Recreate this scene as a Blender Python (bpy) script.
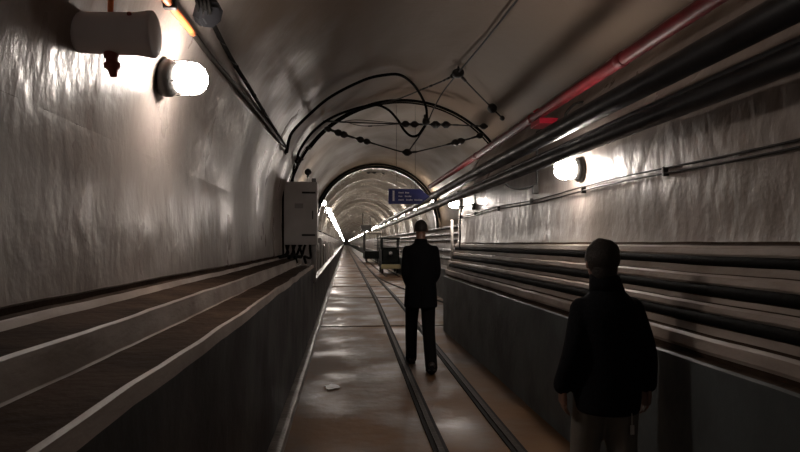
import bpy, bmesh, math, random
from mathutils import Vector, Matrix, noise, Quaternion
random.seed(7)
PI = math.pi
SC = bpy.context.scene
for o in list(bpy.data.objects): bpy.data.objects.remove(o)
COL = SC.collection

# ---------------------------------------------------------------- camera, world, exposure
F = 620.0
CAMZ = 1.5
YAW = math.atan(55 / F); PITCH = math.atan(17 / F)
cd = bpy.data.cameras.new('camera'); cam = bpy.data.objects.new('camera', cd); COL.objects.link(cam)
cam.location = (0, 0, CAMZ); cam.rotation_euler = (PI/2 + PITCH, 0, -YAW)
cd.sensor_width = 36; cd.lens = F / 800 * 36; cd.clip_start = .05; cd.clip_end = 500
SC.camera = cam
w = bpy.data.worlds.new('world'); SC.world = w; w.use_nodes = True
w.node_tree.nodes['Background'].inputs[0].default_value = (0.5, .4, .33, 1)
w.node_tree.nodes['Background'].inputs[1].default_value = 0.0
SC.view_settings.view_transform = 'Standard'; SC.view_settings.look = 'None'
SC.view_settings.gamma = 1; SC.view_settings.exposure = 0.0
LAMP = 104.0          # emission strength of the near lamp globes
LAMP_FAR = 125.0
LAMP_COL = (1.0, .89, .80)

RM = Matrix.Rotation(-YAW, 3, 'Z') @ Matrix.Rotation(PI/2 + PITCH, 3, 'X')
def ray(px, py): return RM @ Vector(((px - 400) / F, -(py - 226) / F, -1))
def atY(px, py, Y): d = ray(px, py); return Vector((0, 0, CAMZ)) + d * (Y / d.y)
def atX(px, py, X): d = ray(px, py); return Vector((0, 0, CAMZ)) + d * (X / d.x)
def atZ(px, py, Z): d = ray(px, py); return Vector((0, 0, CAMZ)) + d * ((Z - CAMZ) / d.z)
CX, CZ, R = 1.0, 1.96, 2.03           # vault axis and radius
def atV(px, py, r=R):
    d = ray(px, py); o = Vector((0 - CX, CAMZ - CZ)); v = Vector((d.x, d.z))
    a = v.dot(v); b = 2 * o.dot(v); c = o.dot(o) - r * r
    t = (-b + math.sqrt(b*b - 4*a*c)) / (2*a)
    return Vector((0, 0, CAMZ)) + d * t

# ---------------------------------------------------------------- materials
def mat(name, col, rough=.6, metal=0, col2=None, scale=3, bump=0, bscale=30, rough2=None, stretch=(1,1,1), emit=None, detail=6, spec=.5, lo=.4, hi=.65, bdist=.02):
    m = bpy.data.materials.new(name); m.use_nodes = True
    nt = m.node_tree; N = nt.nodes; L = nt.links; b = N['Principled BSDF']
    b.inputs['Base Color'].default_value = (*col, 1); b.inputs['Roughness'].default_value = rough
    b.inputs['Metallic'].default_value = metal; b.inputs['Specular IOR Level'].default_value = spec
    tc = N.new('ShaderNodeTexCoord'); mp = N.new('ShaderNodeMapping'); mp.inputs['Scale'].default_value = stretch
    L.new(tc.outputs['Object'], mp.inputs['Vector'])
    if col2 or rough2 is not None:
        n = N.new('ShaderNodeTexNoise'); n.inputs['Scale'].default_value = scale; n.inputs['Detail'].default_value = detail
        L.new(mp.outputs[0], n.inputs['Vector'])
        r = N.new('ShaderNodeMapRange'); r.inputs['From Min'].default_value = lo; r.inputs['From Max'].default_value = hi
        L.new(n.outputs['Fac'], r.inputs['Value'])
        if col2:
            mx = N.new('ShaderNodeMix'); mx.data_type = 'RGBA'
            mx.inputs['A'].default_value = (*col, 1); mx.inputs['B'].default_value = (*col2, 1)
            L.new(r.outputs[0], mx.inputs['Factor']); L.new(mx.outputs['Result'], b.inputs['Base Color'])
        if rough2 is not None:
            m2 = N.new('ShaderNodeMapRange'); m2.inputs['To Min'].default_value = rough; m2.inputs['To Max'].default_value = rough2
            L.new(r.outputs[0], m2.inputs['Value']); L.new(m2.outputs[0], b.inputs['Roughness'])
    if bump:
        n2 = N.new('ShaderNodeTexNoise'); n2.inputs['Scale'].default_value = bscale; n2.inputs['Detail'].default_value = 5
        L.new(mp.outputs[0], n2.inputs['Vector'])
        bp = N.new('ShaderNodeBump'); bp.inputs['Strength'].default_value = bump; bp.inputs['Distance'].default_value = bdist
        L.new(n2.outputs['Fac'], bp.inputs['Height']); L.new(bp.outputs[0], b.inputs['Normal'])
    if emit:
        b.inputs['Emission Color'].default_value = (*emit[0], 1); b.inputs['Emission Strength'].default_value = emit[1]
    return m
M = {}
M['plaster'] = mat('whitewashed_plaster', (.36, .312, .285), .27, col2=(.25, .212, .185), rough2=.5, scale=1.3, bump=.5, bscale=7, stretch=(1, 1, .6), detail=8, bdist=.03)
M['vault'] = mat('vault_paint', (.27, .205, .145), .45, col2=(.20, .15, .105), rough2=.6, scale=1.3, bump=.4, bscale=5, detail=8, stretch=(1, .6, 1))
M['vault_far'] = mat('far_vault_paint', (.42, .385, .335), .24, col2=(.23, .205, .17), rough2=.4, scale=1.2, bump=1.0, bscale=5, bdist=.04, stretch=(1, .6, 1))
M['dirt'] = mat('dirty_ledge', (.04, .025, .017), .9, spec=.08, col2=(.07, .045, .032), scale=4, bump=.5, bscale=20)
M['ledge'] = mat('whitewashed_ledge', (.42, .36, .32), .55, col2=(.27, .215, .18), scale=5, bump=.5, bscale=16, stretch=(1, .4, 1))
M['plinth'] = mat('dark_plinth_paint', (.034, .034, .036), .5, spec=.2, col2=(.018, .017, .018), rough2=.6, scale=1.5, bump=.3, bscale=8)
M['plinth_r'] = mat('slate_plinth_paint', (.085, .097, .10), .5, spec=.3, col2=(.06, .066, .068), rough2=.6, scale=2, bump=.3, bscale=8)
def vault_material():
    """whitewash on the left haunch blending, along a ragged edge, into a browner, rougher crown"""
    m = mat('blended_vault_paint', (.36, .312, .285), .27, col2=(.25, .212, .185), rough2=.5, scale=1.3, bump=.5, bscale=7, stretch=(1, 1, .6), detail=8, bdist=.03)
    nt = m.node_tree; N = nt.nodes; L = nt.links; b = N['Principled BSDF']
    tc = N.new('ShaderNodeTexCoord'); sx = N.new('ShaderNodeSeparateXYZ'); L.new(tc.outputs['Object'], sx.inputs[0])
    n = N.new('ShaderNodeTexNoise'); n.inputs['Scale'].default_value = 1.4; n.inputs['Detail'].default_value = 6; L.new(tc.outputs['Object'], n.inputs['Vector'])
    ad = N.new('ShaderNodeMath'); ad.operation = 'MULTIPLY_ADD'; ad.inputs[1].default_value = 1.6; L.new(n.outputs['Fac'], ad.inputs[0]); L.new(sx.outputs['X'], ad.inputs[2])
    r = N.new('ShaderNodeMapRange'); r.interpolation_type = 'SMOOTHSTEP'; r.inputs['From Min'].default_value = -.15; r.inputs['From Max'].default_value = .65; L.new(ad.outputs[0], r.inputs['Value'])
    mx = N.new('ShaderNodeMix'); mx.data_type = 'RGBA'; old = b.inputs['Base Color'].links[0].from_socket
    L.new(r.outputs[0], mx.inputs['Factor']); L.new(old, mx.inputs['A']); mx.inputs['B'].default_value = (.27, .20, .15, 1); L.new(mx.outputs['Result'], b.inputs['Base Color'])
    oldr = b.inputs['Roughness'].links[0].from_socket; m2 = N.new('ShaderNodeMix'); L.new(r.outputs[0], m2.inputs['Factor']); L.new(oldr, m2.inputs['A']); m2.inputs['B'].default_value = .6; L.new(m2.outputs['Result'], b.inputs['Roughness'])
    bp = b.inputs['Normal'].links[0].from_node; m3 = N.new('ShaderNodeMapRange'); m3.inputs['To Min'].default_value = .5; m3.inputs['To Max'].default_value = .16
    L.new(r.outputs[0], m3.inputs['Value']); L.new(m3.outputs[0], bp.inputs['Strength'])
    return m
M['crown'] = vault_material()  # whitewash tone at the left, browner and rougher across the crown
def floor_material():
    m = mat('wet_concrete_floor', (.17, .092, .045), .62, spec=.22, col2=(.075, .04, .02), rough2=.3, scale=1.1, bump=.25, bscale=7, detail=9)
    return m
M['floor'] = floor_material()
M['joint'] = mat('floor_joint', (.05, .034, .024), .7)
M['curb'] = mat('curb_concrete', (.22, .19, .165), .4, col2=(.1, .08, .07), scale=4, bump=.4, bscale=20)
M['rail'] = mat('rusty_rail_steel', (.028, .018, .013), .65, .2, col2=(.018, .011, .008), scale=9, bump=.2)
M['groove'] = mat('rail_groove', (.008, .006, .005), .9)
M['black_pipe'] = mat('black_pipe_paint', (.008, .008, .010), .33, spec=.35, col2=(.014, .014, .016), rough2=.5, scale=3, bump=.15, bscale=12)
M['red'] = mat('red_pipe_paint', (.17, .010, .016), .5, spec=.3, col2=(.10, .009, .011), scale=5, bump=.15, bscale=15)
M['cable'] = mat('black_rubber_cable', (.005, .0045, .004), .8, bump=.2, spec=.08)
M['wire'] = mat('dark_steel_wire', (.022, .018, .015), .5, .3)
M['orange'] = mat('orange_conduit', (.75, .2, .06), .4)
M['gland'] = mat('red_brown_gland', (.28, .06, .045), .4)
M['grey'] = mat('grey_cabinet_paint', (.5, .47, .45), .45, col2=(.44, .41, .39), scale=4, bump=.08)
M['lgrey'] = mat('pale_grey_metal', (.30, .28, .27), .4, col2=(.24, .22, .21), scale=5)
M['horn'] = mat('grey_speaker_paint', (.78, .72, .72), .5, col2=(.7, .64, .64), scale=4)
M['dmetal'] = mat('dark_iron', (.03, .028, .026), .45, .4, bump=.1)
M['white_pipe'] = mat('white_pipe_paint', (.5, .47, .43), .4)
M['bright_red'] = mat('bright_red_paint', (.45, .012, .035), .4)
M['globe'] = mat('lit_globe', (.9, .9, .9), .3, emit=(LAMP_COL, LAMP))
M['globe_far'] = mat('lit_globe_far', (.9, .9, .9), .3, emit=(LAMP_COL, LAMP_FAR))
M['redlamp'] = mat('red_indicator', (.6, .03, .04), .3)
M['sign'] = mat('blue_sign_enamel', (.02, .027, .17), .45)
M['signtext'] = mat('white_sign_paint', (.85, .85, .9), .5)
M['loco'] = mat('dark_green_loco_paint', (.010, .012, .011), .7, spec=.1, col2=(.006, .007, .006), scale=6)
M['yellow'] = mat('dull_yellow_paint', (.30, .25, .13), .5)
M['glass'] = mat('window_glass', (.05, .06, .07), .1)
M['coat'] = mat('black_wool', (.006, .006, .007), .95, bump=.3, bscale=200, spec=.1)
M['jacket'] = mat('navy_black_jacket', (.007, .007, .009), .9, bump=.3, bscale=60, spec=.15)
M['trouser'] = mat('black_trousers', (.008, .007, .007), .9, spec=.15)
M['khaki'] = mat('greyish_trousers', (.16, .145, .125), .9, spec=.15)
M['shoe'] = mat('brown_black_leather', (.025, .014, .011), .4)
M['skin'] = mat('skin', (.20, .105, .072), .5)
M['hair'] = mat('dark_hair', (.018, .012, .009), .7, bump=.5, bscale=120)
M['sole'] = mat('rubber_sole', (.02, .018, .016), .8)
M['paper'] = mat('pale_paper_tag', (.5, .48, .45), .7)

# ---------------------------------------------------------------- mesh helpers
def link(name, bm, m, parent=None, smooth=True, sharp=0):
    me = bpy.data.meshes.new(name)
    bmesh.ops.recalc_face_normals(bm, faces=bm.faces)
    bm.to_mesh(me); bm.free()
    for mm in (m if isinstance(m, (list, tuple)) else [m]): me.materials.append(mm)
    for p in me.polygons: p.use_smooth = smooth
    if sharp: me.set_sharp_from_angle(angle=sharp)
    o = bpy.data.objects.new(name, me); COL.objects.link(o)
    if parent is not None: o.parent = parent
    return o
def tag(o, label, cat, group=None, kind=None):
    o['label'] = label; o['category'] = cat
    if group: o['group'] = group
    if kind: o['kind'] = kind
    return o
def struct(o, label=None, cat=None):
    o['kind'] = 'structure'
    if label: o['label'] = label
    if cat: o['category'] = cat
    return o
def empty(name, loc, rz=0):
    e = bpy.data.objects.new(name, None); COL.objects.link(e); e.location = loc; e.rotation_euler.z = rz
    e.empty_display_size = .1
    return e
def copy_tree(o, parent=None):
    c = o.copy(); COL.objects.link(c); c.parent = parent
    for ch in list(o.children): copy_tree(ch, c)
    return c
def box(bm, lo, hi, bevel=0):
    vs = [bm.verts.new((x, y, z)) for x in (lo[0], hi[0]) for y in (lo[1], hi[1]) for z in (lo[2], hi[2])]
    fs = [bm.faces.new([vs[i] for i in q]) for q in ((0,1,3,2),(4,6,7,5),(0,4,5,1),(2,3,7,6),(0,2,6,4),(1,5,7,3))]
    if bevel:
        es = list({e for f in fs for e in f.edges})
        bmesh.ops.bevel(bm, geom=es, offset=bevel, segments=2, affect='EDGES', profile=.7)
def frame_for(t, prev=None):
    t = t.normalized()
    if prev is None:
        a = Vector((0,0,1)) if abs(t.z) < .9 else Vector((0,1,0))
    else: a = prev
    n = (a - t * a.dot(t)).normalized()
    return n, t.cross(n)
def tube(bm, pts, rad, seg=10, caps=True, closed=False):
    """swept round tube; rad a number, a list, or list of (rn, rb) pairs"""
    pts = [Vector(p) for p in pts]; rings = []; prev = None
    for i, p in enumerate(pts):
        t = (pts[min(i+1, len(pts)-1)] - pts[max(i-1, 0)])
        if t.length < 1e-9: t = Vector((0,0,1))
        n, b = frame_for(t, prev); prev = n
        r = rad[i] if isinstance(rad, (list, tuple)) else rad
        rn, rb = r if isinstance(r, (list, tuple)) else (r, r)
        rings.append([bm.verts.new(p + n * (rn * math.cos(2*PI*k/seg)) + b * (rb * math.sin(2*PI*k/seg))) for k in range(seg)])
    for a, c in zip(rings, rings[1:]):
        for k in range(seg): bm.faces.new((a[k], a[(k+1) % seg], c[(k+1) % seg], c[k]))
    if caps:
        bm.faces.new(list(reversed(rings[0]))); bm.faces.new(rings[-1])
def ball(bm, c, r, rot=None, u=16, v=10):
    r = r if isinstance(r, (list, tuple)) else (r, r, r)
    mtx = Matrix.Translation(Vector(c)) @ (rot.to_4x4() if rot else Matrix()) @ Matrix.Diagonal((*r, 1))
    bmesh.ops.create_uvsphere(bm, u_segments=u, v_segments=v, radius=1, matrix=mtx)
def lathe(bm, prof, mtx, seg=20):
    """prof list of (r, h) turned about local Z then moved by mtx"""
    rings = []
    for r, h in prof:
        rings.append([bm.verts.new(mtx @ Vector((r*math.cos(2*PI*k/seg), r*math.sin(2*PI*k/seg), h))) for k in range(seg)])
    for a, c in zip(rings, rings[1:]):
        for k in range(seg): bm.faces.new((a[k], a[(k+1) % seg], c[(k+1) % seg], c[k]))
    bm.faces.new(list(reversed(rings[0]))); bm.faces.new(rings[-1])
def axis_mtx(c, d):
    q = Vector((0,0,1)).rotation_difference(Vector(d).normalized())
    return Matrix.Translation(Vector(c)) @ q.to_matrix().to_4x4()
def spline(pts, n=8):
    pts = [Vector(p) for p in pts]; out = []
    P = [pts[0]*2 - pts[1]] + pts + [pts[-1]*2 - pts[-2]]
    for i in range(1, len(P)-2):
        for k in range(n):
            t = k / n; a, b, c, d = P[i-1], P[i], P[i+1], P[i+2]
            out.append(.5*((2*b) + (c-a)*t + (2*a-5*b+4*c-d)*t*t + (-a+3*b-3*c+d)*t**3))
    out.append(pts[-1]); return out
def extrude(name, prof, y0, y1, step, mats, amp=0.0, fr=1.0, ends=False, dirn=None, modulate=None, smooth=True):
    """prof: list of (x, z, material index of the strip that starts here); amp: lumpiness"""
    bm = bmesh.new(); n = max(1, round((y1-y0)/step)); rows = []
    for j in range(n+1):
        y = y0 + (y1-y0)*j/n; row = []
        for i, q in enumerate(prof):
            x, z = q[0], q[1]
            if modulate: x, z = modulate(x, z, y)
            if amp:
                v = noise.noise_vector(Vector((x*fr*1.7, y*fr, z*fr*1.7))) * amp + noise.noise_vector(Vector((x*fr*6, y*fr*3.5, z*fr*6))) * amp*.35
                x += v.x; z += v.z*.6
            row.append(bm.verts.new((x, y, z)))
        rows.append(row)
    for a, c in zip(rows, rows[1:]):
        for i in range(len(prof)-1):
            f = bm.faces.new((a[i], a[i+1], c[i+1], c[i])); f.material_index = prof[i][2]
    if ends:
        for rr in (rows[0], rows[-1]):
            try: bm.faces.new(rr).material_index = 0
            except Exception: pass
    return link(name, bm, mats, smooth=smooth, sharp=.6)
def dens(pts, d):
    """subdivide a profile so that lumpiness shows"""
    out = []
    for (x0, z0, m0), (x1, z1, _) in zip(pts, pts[1:]):
        n = max(1, math.ceil(math.hypot(x1-x0, z1-z0)/d))
        for k in range(n): out.append((x0+(x1-x0)*k/n, z0+(z1-z0)*k/n, m0))
    out.append(pts[-1]); return out

# ================================================================= THE SETTING
Y0, YN, YR, YE = -7.0, 10.6, 19.4, 420.0
# floor
bm = bmesh.new()
nx, ny = 30, 60
ys = [Y0 + (40-Y0)*j/ny for j in range(ny+1)] + [60, 90, 140, YE]
rows = []
for y in ys:
    rows.append([bm.verts.new((-.56 + 3.66*i/nx, y, .006*noise.noise(Vector((i*.5, y*1.3, 0))) if y < 40 else 0)) for i in range(nx+1)])
for a, c in zip(rows, rows[1:]):
    for i in range(nx): bm.faces.new((a[i], a[i+1], c[i+1], c[i]))
struct(link('floor', bm, M['floor']))
# slab joints, a shallow dark seam every few metres
for k, y in enumerate([11.2, 17.0, 21.5, 27, 33, 40]):
    bm = bmesh.new(); box(bm, (-.44, y, .0), (1.68 if y < YN else 2.6, y + .02, .009)); struct(link('trim_%d' % (20+k), bm, M['joint'], smooth=False))
# vault
def arc(a0, a1, n, r=R, m=0): return [(CX + r*math.cos(a0+(a1-a0)*k/n), CZ + r*math.sin(a0+(a1-a0)*k/n), m) for k in range(n+1)]
A_R = math.asin((3.28-CZ)/R) * 1.0   # where the near right lining leaves the circle
near_arc = [(x, z, 0) for x, z, m in arc(PI, A_R, 70)]
extrude('ceiling', near_arc, Y0, YN, .12, [M['crown']], amp=.010, fr=2.0)
mid_arc = arc(PI*1.0, 0, 46)
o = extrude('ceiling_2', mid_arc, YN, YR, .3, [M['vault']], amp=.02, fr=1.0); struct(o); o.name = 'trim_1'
struct(bpy.data.objects['ceiling'])
def ribs(x, z, y):
    ph = ((y - YR) % 3.2) / 3.2
    k = 1 - (.055 if ph < .14 else .0) - .02
    return CX + (x-CX)*k, CZ + .02 + (z-CZ)*k
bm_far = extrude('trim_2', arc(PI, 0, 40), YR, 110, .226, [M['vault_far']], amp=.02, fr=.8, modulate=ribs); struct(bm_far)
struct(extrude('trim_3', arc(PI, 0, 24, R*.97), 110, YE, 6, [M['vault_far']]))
# --- left wall of the near section, with stepped ledges down to the dark plinth
wl = [(-.54, 0, 2), (-.54, 1.080, 1), (-.528, 1.084, 1), (-.528, 1.137, 1), (-.545, 1.14, 3), (-.742, 1.14, 0), (-.750, 1.145, 0), (-.755, 1.235, 0), (-.765, 1.242, 3), (-.975, 1.248, 0),
      (-.985, 1.272, 0), (-.99, 1.277, 3), (-1.03, 1.28, 3), (-1.03, 1.302, 4), (-1.02, 1.31, 4), (-1.03, CZ, 4)]
wl = [(x, z, {0: 1, 1: 1, 2: 2, 3: 3, 4: 0}[m]) for x, z, m in wl]
struct(extrude('wall_left', dens(wl, .07), Y0, 10.9, .12, [M['plaster'], M['ledge'], M['plinth'], M['dirt']], amp=.010, fr=2.0))
# beyond the cabinet: lower plinth and a plain wall
wl2 = [(-.54, 0, 0), (-.54, .80, 0), (-.53, .805, 1), (-.53, .835, 1), (-.56, .84, 1), (-1.03, .85, 2), (-1.03, CZ, 2)]
struct(extrude('wall_left_far', dens(wl2, .2), 10.9, YE, 1.0, [M['plinth'], M['curb'], M['plaster']], amp=.006)); bpy.data.objects['wall_left_far'].name = 'trim_4'
bm = bmesh.new()
prof = [(-.54, 0), (-.54, 1.09), (-.525, 1.145), (-.745, 1.155), (-.758, 1.26), (-.98, 1.275), (-1.03, 1.34), (-1.03, 1.96), (-1.3, 1.96), (-1.3, 0)]
bm.faces.new([bm.verts.new((x, 10.9, z)) for x, z in prof]); struct(link('trim_5', bm, M['plaster'], smooth=False))
# kerb line at the foot of the left plinth
kp = [(-.54, .035, 0), (-.475, .04, 0), (-.45, .03, 0), (-.435, .0, 0)]
struct(extrude('baseboard_left', dens(kp, .03), Y0, 60, .25, [M['curb']], amp=.010, fr=1.2))
# --- right wall of the near section: plinth, four lime-washed courses, wall, then lining up to the vault
wr = [(1.69, 0, 2), (1.685, .925, 2), (1.70, .935, 3), (1.745, .94, 3),
      (1.74, .965, 1), (1.722, .985, 1), (1.722, 1.035, 1), (1.735, 1.05, 3), (1.75, 1.055, 3),
      (1.752, 1.06, 1), (1.748, 1.10, 3), (1.80, 1.105, 3), (1.81, 1.15, 3),
      (1.775, 1.155, 1), (1.762, 1.17, 1), (1.765, 1.195, 1), (1.79, 1.205, 3), (1.80, 1.21, 1), (1.80, 1.235, 3), (1.855, 1.24, 3), (1.86, 1.285, 3),
      (1.82, 1.29, 1), (1.808, 1.305, 1), (1.812, 1.335, 1), (1.835, 1.345, 3), (1.845, 1.35, 1), (1.845, 1.385, 3), (1.905, 1.39, 3), (1.905, 1.43, 3),
      (1.87, 1.432, 1), (1.862, 1.445, 1), (1.868, 1.478, 1), (1.90, 1.487, 3), (1.93, 1.493, 3), (1.935, 1.505, 0),
      (1.95, 1.6, 0), (1.955, 2.25, 0), (2.0, 2.42, 0), (2.10, 2.62, 4), (2.24, 2.86, 4), (2.40, 3.08, 4), (CX + R*math.cos(A_R), CZ + R*math.sin(A_R), 4)]
struct(extrude('wall_right', dens(wr, .08), Y0, YN, .12, [M['plaster'], M['ledge'], M['plinth_r'], M['dirt'], M['plaster']], amp=.009, fr=2.0))
# the end face of that lining, a return into the wider chamber
bm = bmesh.new()
pr = [(x, z) for x, z, m in wr] + [(3.1, 2.6), (3.1, 0)]
bm.faces.new([bm.verts.new((x, YN, z)) for x, z in pr]); struct(link('trim_6', bm, M['plaster'], smooth=False))
# far right wall and its plinth
wr2 = [(2.62, 0, 0), (2.62, .80, 0), (2.66, .82, 1), (3.0, .83, 2), (3.03, CZ, 2)]
struct(extrude('trim_7', dens(wr2, .2), YN, YE, 1.0, [M['plinth_r'], M['curb'], M['plaster']], amp=.006))
# ring where the vault narrows
bm = bmesh.new(); tube(bm, [(CX + (R-.03)*math.cos(PI*k/40), YR, CZ+.02 + (R-.03)*math.sin(PI*k/40)) for k in range(41)], .05, 8); struct(link('trim_8', bm, M['vault']))
# end walls
bm = bmesh.new(); box(bm, (-1.6, YE, -.2), (3.6, YE+.2, 4.2)); struct(link('wall_back', bm, M['plaster'], smooth=False))
bm = bmesh.new(); box(bm, (-1.6, Y0-.2, -.2), (3.6, Y0, 4.2)); struct(link('wall_front', bm, M['plaster'], smooth=False))

# ================================================================= RAILS
def rail_path(x_of, y0, y1, n=30): return [(x_of(y0+(y1-y0)*k/n), y0+(y1-y0)*k/n) for k in range(n+1)]
def make_rail(pts, label):
    e = empty('rail', (pts[0][0], pts[0][1], 0)); tag(e, label, 'rail')
    ox, oy = pts[0]
    b = bmesh.new(); g = bmesh.new()
    def strip(bm, x0, x1, z0, z1):
        r = []
        for x, y in pts: r.append([bm.verts.new((x-ox+dx, y-oy, z)) for dx, z in ((x0, z0), (x0, z1), (x1, z1), (x1, z0))])
        for a, c in zip(r, r[1:]):
            for k in range(4): bm.faces.new((a[k], a[(k+1) % 4], c[(k+1) % 4], c[k]))
        bm.faces.new(r[0]); bm.faces.new(list(reversed(r[-1])))
    strip(b, -.022, .022, .0, .026); strip(g, -.055, .055, 0, .0125)
    link('rail_head', b, M['rail'], e, smooth=False); link('groove', g, M['groove'], e, smooth=False)
xl = lambda y: .68 + .012*max(0, min(y-4, 12)) - .0006*max(0, y-30)
make_rail(rail_path(xl, -3, 120, 60), 'left rail of the main track, running on into the far tunnel')
make_rail(rail_path(lambda y: xl(y)+.56, -3, 120, 60), 'right rail of the main track, running beside the walking man')
br = lambda y: 1.38 + 1.25*max(0, (29-y)/14.5)**1.7
make_rail(rail_path(br, 14.6, 29, 20), 'curved branch rail bending off the main track to the right side')

def blotch(px, py, rx, ry, label):  # thin irregular patch, paler than the floor around it
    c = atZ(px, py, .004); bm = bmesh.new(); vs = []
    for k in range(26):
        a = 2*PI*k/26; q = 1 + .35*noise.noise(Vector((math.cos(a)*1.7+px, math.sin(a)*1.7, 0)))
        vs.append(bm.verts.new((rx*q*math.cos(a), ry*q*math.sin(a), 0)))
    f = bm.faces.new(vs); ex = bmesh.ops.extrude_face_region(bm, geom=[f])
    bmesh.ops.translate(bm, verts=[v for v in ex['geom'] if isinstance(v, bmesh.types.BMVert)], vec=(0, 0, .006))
    o = link('pale_patch', bm, M['patch_tone'], smooth=False); o.location = c; tag(o, label, 'blotch')
M['patch_tone'] = mat('pale_blotch', (.26, .24, .21), .4, col2=(.13, .11, .085), scale=14)
blotch(332, 387, .075, .11, 'small pale patch on the floor left of the rails')
# ================================================================= PIPES AND CABLES ON THE RIGHT
def run_pipe(name, x, z, r, y0, y1, m, label, cat, joints=(), jr=1.13, group=None, sag=0):
    e = empty(name, (x, y0, z)); tag(e, label, cat, group)
    bm = bmesh.new(); n = max(2, int((y1-y0)/.5))
    tube(bm, [(sag*.4*math.sin(k*1.3), (y1-y0)*k/n, sag*math.sin(k*.9)) for k in range(n+1)], r, 20); link('pipe_run', bm, m, e)
    for y in joints:
        bm = bmesh.new(); tube(bm, [(0, y-y0-.05, 0), (0, y-y0-.045, 0), (0, y-y0+.045, 0), (0, y-y0+.05, 0)], [r, r*jr, r*jr, r], 20); link('coupling', bm, m, e)
    return e
run_pipe('red_pipe', 2.04, CAMZ+1.357, .050, Y0, 14.9, M['red'], 'red painted pipe, highest of the pipes along the right side', 'pipe', (2.9, 4.4, 6.6, 9.5, 14.8))
run_pipe('black_pipe', 1.62, CAMZ+.862, .066, Y0, 30, M['black_pipe'], 'thick glossy black pipe directly below the red pipe', 'pipe')
run_pipe('black_pipe', 1.72, CAMZ+.768, .021, Y0, 30, M['black_pipe'], 'thin black pipe between two thicker black pipes', 'pipe')
run_pipe('black_pipe', 1.66, CAMZ+.683, .052, Y0, 30, M['black_pipe'], 'lowest thick black pipe just above the right wall lamps', 'pipe')
# hangers that carry the pipes off the lining
def hanger(y, label):
    e = empty('pipe_hanger', (1.96, y, 2.2)); tag(e, label, 'bracket', 'pipe hangers on the right wall')
    bm = bmesh.new(); box(bm, (-.02, -.02, -.12), (.0, .02, .32), .003); link('wall_strip', bm, M['dmetal'], e, smooth=False)
    bm = bmesh.new(); tube(bm, spline([(0, 0, -.10), (-.16, 0, -.15), (-.28, 0, -.14), (-.345, 0, -.10)]), .010, 8); link('lower_arm', bm, M['dmetal'], e)
    bm = bmesh.new(); tube(bm, [(0, 0, .12), (-.2, 0, .09), (-.28, 0, .075)], .010, 8); link('upper_arm', bm, M['dmetal'], e)
    bm = bmesh.new(); box(bm, (-.06, -.035, -.20), (.0, .035, -.115), .006); link('foot', bm, M['dmetal'], e, smooth=False)
hanger(6.15, 'dark bent pipe hanger on the right wall just past the near lamp')
hanger(9.2, 'pipe hanger just before the far end lamp of the right wall')
# red bracket
e = empty('red_bracket', (2.04, 6.42, CAMZ+1.357)); tag(e, 'bright red bracket plate hanging under the red pipe', 'bracket')
bm = bmesh.new(); box(bm, (-.04, -.2, -.12), (.16, .12, -.06), .006); link('plate', bm, M['bright_red'], e, smooth=False)
bm = bmesh.new(); tube(bm, spline([(.02, -.03, -.06), (.06, -.03, .0), (.05, -.03, .05), (0, -.03, .06), (-.05, -.03, .03)]), .012, 8); link('clamp', bm, M['bright_red'], e)
e = empty('hook', (1.95, 6.25, CAMZ+1.09)); tag(e, 'small bent dark hook between the red pipe and the black pipe', 'hook')
bm = bmesh.new(); tube(bm, spline([(.12, 0, .09), (.03, 0, .06), (.04, 0, .0), (-.04, 0, -.01), (-.07, 0, -.07)]), .011, 8); link('bar', bm, M['dmetal'], e)
e = empty('hook', (2.02, 5.6, CAMZ+1.22)); tag(e, 'short bent dark hook beside the red bracket', 'hook')
bm = bmesh.new(); tube(bm, spline([(.22, 0, .1), (.12, 0, .08), (.04, 0, .0), (.02, 0, -.06)]), .012, 8); link('bar', bm, M['dmetal'], e)

# three thick black cables lying in the grooves
for x, z, r, lb in ((1.868, 1.409, .026, 'upper black cable lying in the ledges of the right wall'),
                    (1.820, 1.264, .029, 'middle black cable lying in the ledges of the right wall'),
                    (1.768, 1.129, .029, 'lower black cable lying in the ledges of the right wall')):
    bm = bmesh.new(); tube(bm, [(0 + .006*math.sin(k*.7), k*.35, .006*noise.noise(Vector((k*.3, z*9, 0)))) for k in range(50)], r, 10)
    o = link('cable', bm, M['cable']); o.location = (x, Y0+.2, z); tag(o, lb, 'cable')
# twin thin conduits with clips
for dz, lb in ((0, 'upper of two thin conduits clipped along the right wall'), (-.032, 'lower of two thin conduits clipped along the right wall')):
    e = empty('thin_conduit', (1.93, Y0, CAMZ+.452+dz)); tag(e, lb, 'conduit')
    bm = bmesh.new(); tube(bm, [(0, k*.5, .012*math.sin(k*.9)) for k in range(36)], .007, 8); link('conduit_run', bm, M['wire'], e)
    if dz == 0:
        for y in (3.6, 4.9, 6.3, 7.7, 9.1, 10.2):
            bm = bmesh.new(); box(bm, (-.01, y-Y0-.012, -.045), (.03, y-Y0+.012, .012), .003); link('clip', bm, M['dmetal'], e, smooth=False)

# vertical white pipe at the end of the right wall and drooping cable
e = empty('vertical_pipe', (1.80, 10.35, .94)); tag(e, 'thin white vertical pipe standing at the far end of the right wall', 'pipe')
bm = bmesh.new(); tube(bm, [(0,0,0), (0,0,.95)], .022, 12); link('pipe_run', bm, M['white_pipe'], e)
bm = bmesh.new(); tube(bm, spline([(0, 0, 0), (.0, .1, -.25), (-.02, .0, -.5), (-.06, -.15, -.62), (-.07, -.3, -.66)]), .014, 8)
o = link('drooping_cable', bm, M['cable']); o.location = (1.91, 10.1, 2.08); tag(o, 'black cable drooping down the far end of the right wall', 'cable')

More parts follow.
